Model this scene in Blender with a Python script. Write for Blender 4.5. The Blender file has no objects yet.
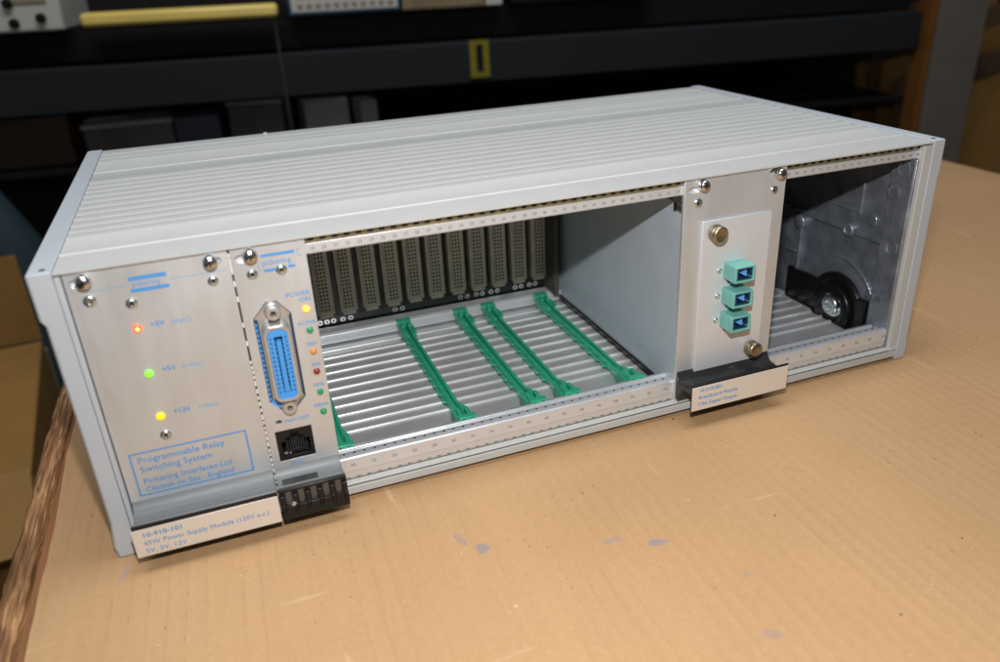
import bpy, bmesh, math, random
from mathutils import Vector, Matrix
from mathutils.geometry import tessellate_polygon
random.seed(7)
sc = bpy.context.scene
COL = sc.collection
S = 0.001            # the geometry is written in millimetres

# ------------------------------------------------------------------ camera
cam_d = bpy.data.cameras.new('camera')
cam = bpy.data.objects.new('camera', cam_d); COL.objects.link(cam)
cam.location = (0.0635874, -0.3257692, 0.2298332)
cam.rotation_mode = 'XYZ'
cam.rotation_euler = (1.12405, 0.04090, -0.37119)
cam_d.sensor_width = 23.5
cam_d.sensor_fit = 'HORIZONTAL'
cam_d.lens = 790.85 / 1000 * 23.5
cam_d.shift_x = -16.2 / 1000
cam_d.shift_y = 4.72 / 1000
cam_d.clip_start = 0.01
cam_d.clip_end = 60
cam_d.dof.use_dof = True
cam_d.dof.focus_distance = 0.425
cam_d.dof.aperture_fstop = 4.9
sc.camera = cam

# ------------------------------------------------------------------ light
sc.view_settings.view_transform = 'Standard'
sc.view_settings.look = 'None'
sc.view_settings.exposure = 0.0
sc.view_settings.gamma = 1.0
w = bpy.data.worlds.new('World'); sc.world = w; w.use_nodes = True
w.node_tree.nodes['Background'].inputs[0].default_value = (0.86, 0.93, 1.0, 1)
w.node_tree.nodes['Background'].inputs[1].default_value = 0.085

def area(name, loc, target, sx, sy, power, color):
    l = bpy.data.lights.new(name, 'AREA'); l.shape = 'RECTANGLE'
    l.size = sx; l.size_y = sy; l.energy = power; l.color = color
    o = bpy.data.objects.new(name, l); COL.objects.link(o)
    o.location = loc
    o.rotation_euler = (Vector(target) - Vector(loc)).to_track_quat('-Z', 'Y').to_euler()
    return o
# the camera's own pop-up flash, 85 mm above the lens axis
area('camera_flash', (0.0767, -0.3011, 0.3107), (0.30, 0.02, 0.03), 0.018, 0.010, 2.0, (1.0, 0.975, 0.95))
# the workshop's ceiling light
area('ceiling_light', (0.25, 0.03, 2.1), (0.25, 0.03, 0), 1.5, 0.5, 32, (0.96, 0.97, 1.0))

sc.cycles.use_denoising = True
sc.cycles.max_bounces = 8
sc.cycles.sample_clamp_indirect = 6

# ------------------------------------------------------------------ materials
def new_mat(name):
    m = bpy.data.materials.new(name); m.use_nodes = True
    return m, m.node_tree.nodes, m.node_tree.links, m.node_tree.nodes['Principled BSDF']

def mat(name, col, rough=0.5, metal=0.0, spec=0.5, emit=None, es=1.0, mottle=0.0, mscale=120, bump=0.0, bscale=900,
        coat=0.0, rough_var=0.0, stretch=(1, 1, 1), trans=0.0):
    m, N, L, b = new_mat(name)
    b.inputs['Base Color'].default_value = (*col, 1)
    b.inputs['Roughness'].default_value = rough
    b.inputs['Metallic'].default_value = metal
    b.inputs['Specular IOR Level'].default_value = spec
    b.inputs['Coat Weight'].default_value = coat
    b.inputs['Transmission Weight'].default_value = trans
    if emit:
        b.inputs['Emission Color'].default_value = (*emit, 1); b.inputs['Emission Strength'].default_value = es
    if mottle or bump or rough_var:
        tc = N.new('ShaderNodeTexCoord'); mp = N.new('ShaderNodeMapping'); L.new(tc.outputs['Object'], mp.inputs[0])
        mp.inputs['Scale'].default_value = stretch
        n = N.new('ShaderNodeTexNoise'); n.inputs['Scale'].default_value = mscale; n.inputs['Detail'].default_value = 6
        L.new(mp.outputs[0], n.inputs['Vector'])
        if mottle:
            r = N.new('ShaderNodeValToRGB')
            r.color_ramp.elements[0].position = 0.3; r.color_ramp.elements[1].position = 0.7
            r.color_ramp.elements[0].color = (*[c * (1 - mottle) for c in col], 1)
            r.color_ramp.elements[1].color = (*[min(1, c * (1 + mottle)) for c in col], 1)
            L.new(n.outputs['Fac'], r.inputs[0]); L.new(r.outputs[0], b.inputs['Base Color'])
        if rough_var:
            mr = N.new('ShaderNodeMapRange'); mr.inputs['From Min'].default_value = .3; mr.inputs['From Max'].default_value = .7
            mr.inputs['To Min'].default_value = max(.02, rough - rough_var); mr.inputs['To Max'].default_value = rough + rough_var
            L.new(n.outputs['Fac'], mr.inputs[0]); L.new(mr.outputs[0], b.inputs['Roughness'])
        if bump:
            n2 = N.new('ShaderNodeTexNoise'); n2.inputs['Scale'].default_value = bscale; n2.inputs['Detail'].default_value = 3
            L.new(mp.outputs[0], n2.inputs['Vector'])
            bp = N.new('ShaderNodeBump'); bp.inputs['Strength'].default_value = bump; bp.inputs['Distance'].default_value = 0.0004
            L.new(n2.outputs['Fac'], bp.inputs['Height']); L.new(bp.outputs[0], b.inputs['Normal'])
    return m

M = {}
M['paint'] = mat('light_grey_paint', (0.455, 0.465, 0.455), 0.52, spec=.35, mottle=0.02, mscale=60, bump=0.12, bscale=2200)
M['paint_cool'] = mat('grey_end_cap_paint', (0.44, 0.475, 0.515), 0.45, mottle=0.03, mscale=60, bump=0.10, bscale=2600)
M['panel'] = mat('brushed_panel_aluminium', (0.63, 0.66, 0.685), 0.45, 0.62, mottle=0.05, mscale=90, bump=0.10, bscale=1500, rough_var=.06, stretch=(1, 1, .25))
M['plate'] = mat('satin_clear_sheet', (0.66, 0.68, 0.71), 0.42, 0.35, mottle=0.02, mscale=50)
M['rail'] = mat('anodised_rail_aluminium', (0.67, 0.70, 0.74), 0.36, 0.5, mottle=0.03, mscale=60, rough_var=.05)
M['floor_al'] = mat('mill_finish_aluminium', (0.66, 0.68, 0.70), 0.36, 0.55, mottle=0.05, mscale=40, bump=0.06, bscale=1200, rough_var=.07)
M['steel'] = mat('nickel_screw_steel', (0.62, 0.60, 0.58), 0.2, 1.0)
M['zinc'] = mat('bright_zinc', (0.62, 0.68, 0.70), 0.28, 1.0, mottle=.1, mscale=400)
M['brass'] = mat('tarnished_brass', (0.36, 0.31, 0.215), 0.36, 0.95, mottle=.18, mscale=500)
M['insert'] = mat('brass_insert_strip', (0.36, 0.34, 0.22), 0.4, 0.8, mottle=.2, mscale=300)
M['cast'] = mat('die_cast_metal', (0.25, 0.28, 0.33), 0.36, 0.65, mottle=0.22, mscale=90, bump=0.6, bscale=420, rough_var=.12)
M['side_sheet'] = mat('blue_grey_card_shield', (0.52, 0.595, 0.68), 0.5, 0.35, mottle=0.04, mscale=40, rough_var=.05)
M['black'] = mat('black_plastic', (0.009, 0.009, 0.010), 0.35, spec=.3)
M['black_matt'] = mat('matt_black', (0.010, 0.010, 0.010), 0.7)
M['black_gloss'] = mat('glossy_black_rubber', (0.007, 0.007, 0.008), 0.33, spec=.35)
M['handle'] = mat('grey_anodised_handle', (0.150, 0.162, 0.168), 0.5, 0.25, mottle=0.12, mscale=150, rough_var=.08, stretch=(.15, 1, 1))
M['handle_dark'] = mat('black_anodised_handle', (0.055, 0.058, 0.062), 0.24, 0.6, mottle=0.2, mscale=150, rough_var=.06, stretch=(.15, 1, 1))
M['label'] = mat('silver_label_plate', (0.72, 0.69, 0.64), 0.42, 0.35, mottle=.02, mscale=60)
M['blue_ink'] = mat('blue_ink', (0.07, 0.28, 0.62), 0.5)
M['blue_ink_pale'] = mat('pale_blue_ink', (0.14, 0.36, 0.62), 0.5)
M['grey_ink'] = mat('grey_ink', (0.16, 0.16, 0.18), 0.6)
M['guide'] = mat('green_nylon', (0.032, 0.40, 0.235), 0.32, mottle=0.12, mscale=200)
M['aqua'] = mat('aqua_nylon', (0.14, 0.41, 0.37), 0.4, mottle=0.05, mscale=200)
M['blue_plastic'] = mat('blue_connector_plastic', (0.06, 0.30, 0.72), 0.38)
M['navy'] = mat('dark_blue_plastic', (0.01, 0.035, 0.09), 0.35)
M['shell'] = mat('nickel_shell', (0.55, 0.545, 0.53), 0.32, 0.7, mottle=.05, mscale=200)
M['pcb'] = mat('dark_green_board', (0.010, 0.018, 0.016), 0.35, mottle=.2, mscale=100)
M['din'] = mat('tan_socket_plastic', (0.56, 0.50, 0.39), 0.5, mottle=.12, mscale=120)
M['pit'] = mat('socket_hole', (0.02, 0.017, 0.012), 0.8)
M['led_red'] = mat('lit_red_lamp', (0.8, 0.12, 0.04), 0.2, emit=(1.0, 0.10, 0.03), es=1.3, coat=.5)
M['led_green'] = mat('lit_green_lamp', (0.2, 0.7, 0.05), 0.2, emit=(0.25, 1.0, 0.04), es=0.75, coat=.5)
M['led_yellow'] = mat('lit_yellow_lamp', (0.9, 0.55, 0.02), 0.2, emit=(1.0, 0.56, 0.0), es=0.95, coat=.5)
M['led_orange'] = mat('lit_orange_lamp', (0.9, 0.5, 0.05), 0.2, emit=(1.0, 0.33, 0.01), es=1.1, coat=.5)
M['hot_core'] = mat('lamp_glow_spot', (1, 0.8, 0.2), 0.2, emit=(1.0, 0.75, 0.2), es=1.6)  # brighter glow at a lit lamp's centre, put on as an emissive spot
M['off_green'] = mat('green_lens', (0.02, 0.27, 0.13), 0.15, coat=.6)
M['off_amber'] = mat('amber_lens', (0.65, 0.26, 0.05), 0.15, coat=.6)
M['off_red'] = mat('dark_red_lens', (0.22, 0.015, 0.02), 0.15, coat=.6)
# background
M['rack'] = mat('blue_black_rack_paint', (0.015, 0.017, 0.0195), 0.7, spec=.2, mottle=.1, mscale=4)
M['rack_black'] = mat('black_rack_edge', (0.006, 0.0055, 0.006), 0.7, spec=.2)
M['wall'] = mat('dark_workshop_wall', (0.012, 0.009, 0.008), 0.9, mottle=.3, mscale=2)
M['conc'] = mat('dark_concrete', (0.020, 0.017, 0.015), 0.8, mottle=.4, mscale=5)
M['yellow'] = mat('yellow_enamel', (0.85, 0.64, 0.16), 0.35, mottle=.05, mscale=20)
M['tag_y'] = mat('yellow_tag', (0.20, 0.165, 0.006), 0.5)
M['white_p'] = mat('white_instrument_paint', (0.52, 0.51, 0.47), 0.5)
M['cream'] = mat('cream_plastic', (0.30, 0.26, 0.17), 0.5)
M['teal_b'] = mat('blue_case', (0.01, 0.09, 0.17), 0.4)
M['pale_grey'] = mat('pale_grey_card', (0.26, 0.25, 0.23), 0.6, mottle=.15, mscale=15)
M['tan_perf'] = mat('tan_perforated_sheet', (0.36, 0.28, 0.15), 0.6, mottle=.15, mscale=30)
M['orange_w'] = mat('orange_wood_strip', (0.15, 0.06, 0.012), 0.7, spec=.15, mottle=.2, mscale=10)
M['post'] = mat('grey_rack_post_paint', (0.14, 0.125, 0.10), 0.55, spec=.25, mottle=.08, mscale=20)
M['box'] = mat('brown_box_card', (0.27, 0.14, 0.03), 0.75, mottle=.15, mscale=8)
M['box2'] = mat('dull_brown_card', (0.13, 0.075, 0.032), 0.75, mottle=.2, mscale=8)
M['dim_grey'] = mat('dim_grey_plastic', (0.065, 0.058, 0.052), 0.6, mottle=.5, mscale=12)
M['teal_dim'] = mat('dim_teal_fabric', (0.016, 0.036, 0.046), 0.7)
M['red_dim'] = mat('dull_red_plastic', (0.13, 0.03, 0.03), 0.6)

def wood_mat():
    m, N, L, b = new_mat('weathered_pine')
    tc = N.new('ShaderNodeTexCoord'); mp = N.new('ShaderNodeMapping'); mp.inputs['Scale'].default_value = (1, .06, 1)
    L.new(tc.outputs['Object'], mp.inputs[0])
    n = N.new('ShaderNodeTexNoise'); n.inputs['Scale'].default_value = 620; n.inputs['Detail'].default_value = 8
    n.inputs['Distortion'].default_value = .5
    L.new(mp.outputs[0], n.inputs['Vector'])
    r = N.new('ShaderNodeValToRGB'); e = r.color_ramp.elements
    e[0].position = .33; e[0].color = (.13, .060, .024, 1); e[1].position = .62; e[1].color = (.52, .29, .13, 1)
    x = e.new(.5); x.color = (.29, .14, .055, 1)
    L.new(n.outputs['Fac'], r.inputs[0])
    n2 = N.new('ShaderNodeTexNoise'); n2.inputs['Scale'].default_value = 22; n2.inputs['Detail'].default_value = 4
    L.new(tc.outputs['Object'], n2.inputs['Vector'])
    r2 = N.new('ShaderNodeValToRGB'); r2.color_ramp.elements[0].position = .35; r2.color_ramp.elements[1].position = .6
    r2.color_ramp.elements[0].color = (.50, .46, .42, 1); r2.color_ramp.elements[1].color = (1, 1, 1, 1)
    L.new(n2.outputs['Fac'], r2.inputs[0])
    mx = N.new('ShaderNodeMix'); mx.data_type = 'RGBA'; mx.blend_type = 'MULTIPLY'; mx.inputs[0].default_value = 1
    L.new(r.outputs[0], mx.inputs[6]); L.new(r2.outputs[0], mx.inputs[7]); L.new(mx.outputs[2], b.inputs['Base Color'])
    b.inputs['Roughness'].default_value = .65
    bp = N.new('ShaderNodeBump'); bp.inputs['Strength'].default_value = .5; bp.inputs['Distance'].default_value = .001
    L.new(n.outputs['Fac'], bp.inputs['Height']); L.new(bp.outputs[0], b.inputs['Normal'])
    return m
M['wood'] = wood_mat()

def card_mat():
    m, N, L, b = new_mat('brown_corrugated_card')
    tc = N.new('ShaderNodeTexCoord')
    def noise(scale, detail, stretch=(1, 1, 1), rot=0.0):
        mp = N.new('ShaderNodeMapping'); mp.inputs['Scale'].default_value = stretch; mp.inputs['Rotation'].default_value = (0, 0, rot)
        L.new(tc.outputs['Object'], mp.inputs[0])
        n = N.new('ShaderNodeTexNoise'); n.inputs['Scale'].default_value = scale; n.inputs['Detail'].default_value = detail
        L.new(mp.outputs[0], n.inputs['Vector']); return n.outputs['Fac']
    def ramp(src, p0, p1, c0, c1):
        r = N.new('ShaderNodeValToRGB'); r.color_ramp.elements[0].position = p0; r.color_ramp.elements[1].position = p1
        r.color_ramp.elements[0].color = (*c0, 1); r.color_ramp.elements[1].color = (*c1, 1); L.new(src, r.inputs[0]); return r.outputs[0]
    def mix(a, b_, fac, mode='MULTIPLY'):
        x = N.new('ShaderNodeMix'); x.data_type = 'RGBA'; x.blend_type = mode
        if isinstance(fac, float): x.inputs[0].default_value = fac
        else: L.new(fac, x.inputs[0])
        L.new(a, x.inputs[6])
        if isinstance(b_, tuple): x.inputs[7].default_value = (*b_, 1)
        else: L.new(b_, x.inputs[7])
        return x.outputs[2]
    W1 = (1, 1, 1)
    base = ramp(noise(9, 5), .3, .7, (.430, .262, .130), (.480, .297, .152))
    c = mix(base, ramp(noise(1500, 6), .32, .68, (.84, .825, .80), W1), 1.0)
    c = mix(c, ramp(noise(300, 5), .35, .65, (.94, .935, .925), W1), .8)
    c = mix(c, ramp(noise(420, 4, (1, .014, 1), .03), .34, .60, (.90, .885, .865), W1), .3)
    # flutes that show through as faint straight lines 7.5 mm apart
    wv = N.new('ShaderNodeTexWave'); wv.wave_type = 'BANDS'; wv.bands_direction = 'X'
    wv.inputs['Scale'].default_value = 41.9; wv.inputs['Distortion'].default_value = .9; wv.inputs['Detail'].default_value = 2
    mpw = N.new('ShaderNodeMapping'); mpw.inputs['Rotation'].default_value = (0, 0, .03)
    L.new(tc.outputs['Object'], mpw.inputs[0]); L.new(mpw.outputs[0], wv.inputs['Vector'])
    line = ramp(wv.outputs['Fac'], .90, .985, (0, 0, 0), W1)
    patch = ramp(noise(30, 5, (1, .35, 1)), .48, .60, (.0, .0, .0), W1)
    lp = mix(line, patch, 1.0)
    sx_ = N.new('ShaderNodeMath'); sx_.operation = 'MULTIPLY'; sx_.inputs[1].default_value = .11
    L.new(lp, sx_.inputs[0])
    c = mix(c, (.20, .115, .055), sx_.outputs[0], 'MIX')
    # dark specks gathered along the flutes
    sp = ramp(noise(560, 2, (1, .6, 1)), .63, .70, (0, 0, 0), W1)
    rg = ramp(noise(17, 3, (1, .5, 1)), .57, .63, (0, 0, 0), W1)
    c = mix(c, (.17, .10, .065), mix(mix(sp, rg, 1.0), line, 1.0), 'MIX')
    sp2 = ramp(noise(210, 2, rot=.5), .755, .77, (0, 0, 0), W1)
    c = mix(c, (.09, .075, .07), sp2, 'MIX')
    sp3 = ramp(noise(330, 2, rot=1.1), .745, .76, (0, 0, 0), (.6, .6, .6))
    c = mix(c, (.66, .52, .38), sp3, 'MIX')
    # pale scuffs and scratches
    sc_ = ramp(noise(120, 4, (1, .09, 1), .5), .68, .74, (0, 0, 0), (.45, .45, .45))
    c = mix(c, (.62, .44, .27), sc_, 'MIX')
    sc2 = ramp(noise(110, 3, (.08, 1, 1), .9), .70, .75, (0, 0, 0), (.35, .35, .35))
    c = mix(c, (.60, .43, .27), sc2, 'MIX')
    # grey ink and glue stains with a place of their own
    for (x, y, rx, ry, col, st, rt) in ST:
        mp = N.new('ShaderNodeMapping'); mp.vector_type = 'TEXTURE'
        mp.inputs['Location'].default_value = (x * S, y * S, 0); mp.inputs['Rotation'].default_value = (0, 0, rt)
        mp.inputs['Scale'].default_value = (rx * 1.25 * S, ry * 1.25 * S, 1)
        wob = N.new('ShaderNodeTexNoise'); wob.inputs['Scale'].default_value = 230; wob.inputs['Detail'].default_value = 4
        L.new(tc.outputs['Object'], wob.inputs['Vector'])
        ma = N.new('ShaderNodeVectorMath'); ma.operation = 'MULTIPLY_ADD'
        sub = N.new('ShaderNodeVectorMath'); sub.operation = 'SUBTRACT'; sub.inputs[1].default_value = (.5, .5, .5)
        L.new(wob.outputs['Color'], sub.inputs[0]); L.new(sub.outputs[0], ma.inputs[0])
        ma.inputs[1].default_value = (.005, .005, 0); L.new(tc.outputs['Object'], ma.inputs[2])
        L.new(ma.outputs[0], mp.inputs[0])
        sx = N.new('ShaderNodeSeparateXYZ'); L.new(mp.outputs[0], sx.inputs[0])
        cb = N.new('ShaderNodeCombineXYZ'); L.new(sx.outputs[0], cb.inputs[0]); L.new(sx.outputs[1], cb.inputs[1])
        ln = N.new('ShaderNodeVectorMath'); ln.operation = 'LENGTH'; L.new(cb.outputs[0], ln.inputs[0])
        f = ramp(ln.outputs['Value'], .75, 1.2, (st, st, st), (0, 0, 0))
        c = mix(c, col, f, 'MIX')
    L.new(c, b.inputs['Base Color'])
    b.inputs['Roughness'].default_value = .62
    b.inputs['Specular IOR Level'].default_value = .32
    bp = N.new('ShaderNodeBump'); bp.inputs['Strength'].default_value = .25; bp.inputs['Distance'].default_value = .0004
    ad = N.new('ShaderNodeMath'); ad.operation = 'ADD'; L.new(wv.outputs['Fac'], ad.inputs[0]); L.new(noise(1300, 3), ad.inputs[1])
    L.new(ad.outputs[0], bp.inputs['Height']); L.new(bp.outputs[0], b.inputs['Normal'])
    return m
PU = (.25, .20, .205)
ST = [(194.0, -80.5, 4.5, 1.5, PU, .55, -.2), (212, -89.5, 4.2, 2.0, PU, .85, -.1), (225, -152, 4, 1.8, PU, .4, -.5),
      (133.0, -53, 1.5, 4.5, PU, .55, .35), (140, -62, 3.0, 2.6, PU, .85, .3), (-8, -14, .7, 6.0, (.30, .25, .26), .7, -.25),
      (430, -98, 3, 4, (.62, .55, .47), .8, .2), (300, -70, 1.6, 4, (.24, .15, .09), .2, .8), (236, -122, 2.5, 1.3, PU, .35, -.2)]
M['card'] = card_mat()

# ------------------------------------------------------------------ helpers
class MB:
    """Collects shapes (mm) into one mesh object."""
    def __init__(s): s.v = []; s.f = []; s.mi = []
    def add(s, vs, fs, mi=0):
        o = len(s.v); s.v += [tuple(p) for p in vs]; s.f += [tuple(i + o for i in f) for f in fs]; s.mi += [mi] * len(fs); return s
    def box(s, x0, x1, y0, y1, z0, z1, mi=0):
        return s.add([(x0, y0, z0), (x1, y0, z0), (x1, y1, z0), (x0, y1, z0), (x0, y0, z1), (x1, y0, z1), (x1, y1, z1), (x0, y1, z1)],
                     [(0, 3, 2, 1), (4, 5, 6, 7), (0, 1, 5, 4), (1, 2, 6, 5), (2, 3, 7, 6), (3, 0, 4, 7)], mi)
    def loft(s, rings, mi=0, cap=True):
        n = len(rings[0]); vs = [p for r in rings for p in r]; fs = []
        for k in range(len(rings) - 1):
            for i in range(n):
                j = (i + 1) % n; fs.append((k * n + i, k * n + j, (k + 1) * n + j, (k + 1) * n + i))
        if cap: fs.append(tuple(range(n))[::-1]); fs.append(tuple((len(rings) - 1) * n + i for i in range(n)))
        return s.add(vs, fs, mi)
    def lathe(s, c, axis, prof, n=24, mi=0, phase=0.0):
        """prof: (distance along axis, radius). axis 'y-' points towards the viewer."""
        rings = []
        for t, r in prof:
            ring = []
            for i in range(n):
                a = 2 * math.pi * i / n + phase; u, v = r * math.cos(a), r * math.sin(a)
                if axis == 'y-': ring.append((c[0] + u, c[1] - t, c[2] + v))
                elif axis == 'x-': ring.append((c[0] - t, c[1] + u, c[2] + v))
                elif axis == 'z': ring.append((c[0] + u, c[1] + v, c[2] + t))
            rings.append(ring)
        return s.loft(rings, mi)
    def prism_x(s, prof, x0, x1, mi=0):
        """prof in (y, z), extruded along x; concave outlines are triangulated."""
        n = len(prof)
        tri = tessellate_polygon([[Vector((p[0], p[1], 0)) for p in prof]])
        vs = [(x0, *p) for p in prof] + [(x1, *p) for p in prof]
        fs = [tuple(t) for t in tri] + [tuple(n + i for i in t[::-1]) for t in tri]
        fs += [(i, (i + 1) % n, n + (i + 1) % n, n + i) for i in range(n)]
        return s.add(vs, fs, mi)
    def plate(s, outer, holes, y0, y1, mi=0):
        """plate in the x-z plane with real holes."""
        loops = [outer] + holes
        tri = tessellate_polygon([[Vector((p[0], p[1], 0)) for p in l] for l in loops])
        pts = [p for l in loops for p in l]; n = len(pts)
        vs = [(p[0], y0, p[1]) for p in pts] + [(p[0], y1, p[1]) for p in pts]
        fs = [tuple(t) for t in tri] + [tuple(n + i for i in t[::-1]) for t in tri]
        o = 0
        for l in loops:
            k = len(l); fs += [(o + i, o + (i + 1) % k, n + o + (i + 1) % k, n + o + i) for i in range(k)]; o += k
        return s.add(vs, fs, mi)
    def text(s, string, x, z, size, y=-0.06, mi=0, bold=0.0, align='LEFT', sx=1.0, facing='front', rot=0.0):
        cu = bpy.data.curves.new('t', 'FONT'); cu.body = string; cu.size = size; cu.align_x = align
        cu.offset = 0; cu.resolution_u = 2; cu.space_line = 1.0
        o = bpy.data.objects.new('t', cu); COL.objects.link(o)
        dg = bpy.context.evaluated_depsgraph_get(); me = o.evaluated_get(dg).to_mesh()
        c, sn = math.cos(rot), math.sin(rot)
        vs = []
        for v in me.vertices:
            a, b = v.co.x * sx, v.co.y
            vs.append((x + a * c - b * sn, y, z + a * sn + b * c))
        s.add(vs, [tuple(p.vertices) for p in me.polygons], mi)
        if bold:
            n_ = len(vs); d_ = bold * 1.7 * size
            s.add([(p[0] + d_ * c, y - .008, p[2] + d_ * sn) for p in vs], [tuple(q.vertices) for q in me.polygons], mi)
            s.add([(p[0] + d_ * .5, y - .004, p[2] + d_ * .6) for p in vs], [tuple(q.vertices) for q in me.polygons], mi)
        o.evaluated_get(dg).to_mesh_clear(); bpy.data.objects.remove(o); bpy.data.curves.remove(cu)
        return s
    def build(s, name, mats, parent=None, org=(0, 0, 0), bevel=0.0, smooth=30, segs=2, label=None, fix=True):
        if parent is not None: org = parent['_org']
        me = bpy.data.meshes.new(name)
        me.from_pydata([((p[0] - org[0]) * S, (p[1] - org[1]) * S, (p[2] - org[2]) * S) for p in s.v], [], s.f)
        if not isinstance(mats, (list, tuple)): mats = [mats]
        for m in mats: me.materials.append(m)
        me.polygons.foreach_set('material_index', s.mi)
        if fix:
            bm = bmesh.new(); bm.from_mesh(me); bmesh.ops.recalc_face_normals(bm, faces=bm.faces); bm.to_mesh(me); bm.free()
        me.polygons.foreach_set('use_smooth', [True] * len(me.polygons))
        me.set_sharp_from_angle(angle=math.radians(smooth))
        o = bpy.data.objects.new(name, me); COL.objects.link(o)
        o['_org'] = list(org)
        if parent is not None: o.parent = parent
        else: o.location = frame(org)
        if bevel:
            b = o.modifiers.new('bevel', 'BEVEL'); b.width = bevel * S; b.segments = segs; b.limit_method = 'ANGLE'
            b.angle_limit = math.radians(35); b.harden_normals = False
        if label: o['label'] = label
        return o

RA = math.radians(-7.8); RP = (590.4, 1135.4, 0)       # the rack behind stands turned by 7.8 degrees
def frame(org, rack=False):
    if not rack: return tuple(c * S for c in org)
    c, s = math.cos(RA), math.sin(RA)
    return ((RP[0] + org[0] * c - org[1] * s) * S, (RP[1] + org[0] * s + org[1] * c) * S, org[2] * S)
def thing(name, label, cat, org=(0, 0, 0), rack=False, group=None, rz=0.0):
    o = bpy.data.objects.new(name, None); COL.objects.link(o); o.empty_display_size = .02
    o.location = frame(org, rack); o.rotation_euler = (0, 0, (RA if rack else 0) + rz); o['_org'] = list(org)
    o['label'] = label; o['category'] = cat
    if group: o['group'] = group
    return o
def tag(o, label, cat, group=None, kind=None):
    if kind: o['kind'] = kind
    else:
        o['label'] = label; o['category'] = cat
        if group: o['group'] = group
    return o
def struct(o): o['kind'] = 'structure'; return o
def copy_part(o, parent, dx=0, dy=0, dz=0):
    c = o.copy(); COL.objects.link(c); c.parent = parent
    c.location = Vector(o.location) + Vector((dx, dy, dz)) * S
    for ch in list(o.children):
        d = ch.copy(); COL.objects.link(d); d.parent = c
    return c
def ellipse(cx, cz, rx, rz, n=16): return [(cx + rx * math.cos(2 * math.pi * i / n), cz + rz * math.sin(2 * math.pi * i / n)) for i in range(n)]
def rrect(x0, x1, z0, z1, r, n=5):
    out = []
    for (cx, cz, a0) in ((x1 - r, z1 - r, 0), (x0 + r, z1 - r, 90), (x0 + r, z0 + r, 180), (x1 - r, z0 + r, 270)):
        for k in range(n + 1):
            a = math.radians(a0 + 90 * k / n); out.append((cx + r * math.cos(a), cz + r * math.sin(a)))
    return out
H = 5.08; T = 128.4

# ================================================================== the setting
fl = MB().box(-3000, 4500, -2500, 4000, -820, -800).build('floor', M['conc']); struct(fl)
bw = MB().box(-3200, 3800, 620, 660, -800, 1200)
wl = bw.build('wall', M['wall'], org=(0, 0, 0)); wl.location = frame((0, 0, 0), True); wl.rotation_euler = (0, 0, RA)
struct(wl)

# workbench with a rough pine edge board, and the cardboard sheet on it
bench = thing('workbench', 'rough wooden workbench under the cardboard sheet, its worn pine edge board showing at the left', 'workbench', (400, 60, -800))
MB().box(-40.6, 850, -420, 500, -34, -8).build('table_top', M['wood'], bench)
eb = MB()
prev = None; rings = []
random.seed(3)
n = 90
for k in range(n + 1):
    y = -420 + 655 * k / n
    l = -57.2 + random.uniform(-.35, .35) + (.35 * math.sin(k * .31)); r_ = -46.6 + random.uniform(-.5, .5)
    t = random.uniform(-.5, .3)
    rings.append([(l, y, -30), (r_, y, -30), (r_, y, -6.2 + t), (r_ - 2.0, y, -4.9 + t * .6), (l + 3, y, -4.8 + t), (l + .4, y, -6.6 + t)])
eb.loft(rings)
eb.build('edge_board', M['wood'], bench, smooth=60)
MB().box(-46.0, -41.0, -420, 235, -30, -8.5).build('filler_strip', mat('reddish_filler_wood', (.20, .085, .032), .6, mottle=.4, mscale=80, stretch=(1, .1, 1), bump=.5, bscale=300), bench)
for x, y in ((-20, -400), (830, -400), (-20, 480), (830, 480)):
    MB().box(x - 18, x + 18, y - 18, y + 18, -800, -34).build('leg', M['wood'], bench)

# cardboard: an uneven sheet, cut edges a little ragged
cb = MB()
nx, ny = 90, 80
def cz(x, y): return -4.4
xs = [-40.5 + (853 + 40.5) * i / nx for i in range(nx + 1)]; ys = [-430 + 925 * j / ny for j in range(ny + 1)]
vs = []; fs = []
for layer, dz in ((0, 0), (1, -3.4)):
    for j, y in enumerate(ys):
        for i, x in enumerate(xs):
            ex = x
            if i == 0: ex += .5 * math.sin(y * .05) + random.uniform(-.25, .25) - (y + 50) * .012
            vs.append((ex, y, cz(x, y) + dz))
W_ = nx + 1; NL = W_ * (ny + 1)
for j in range(ny):
    for i in range(nx):
        a = j * W_ + i; fs.append((a, a + 1, a + W_ + 1, a + W_)); fs.append((NL + a, NL + a + W_, NL + a + W_ + 1, NL + a + 1))
for j in range(ny):
    a = j * W_; fs.append((a, a + W_, NL + a + W_, NL + a)); a += nx; fs.append((a, NL + a, NL + a + W_, a + W_))
for i in range(nx):
    fs.append((i, NL + i, NL + i + 1, i + 1)); a = ny * W_ + i; fs.append((a, a + 1, NL + a + 1, NL + a))
cb.add(vs, fs)
o = cb.build('cardboard_sheet', M['card'], org=(0, 0, -4.4))
tag(o, 'flat brown corrugated cardboard sheet covering the bench under the metal case', 'cardboard')

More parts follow.
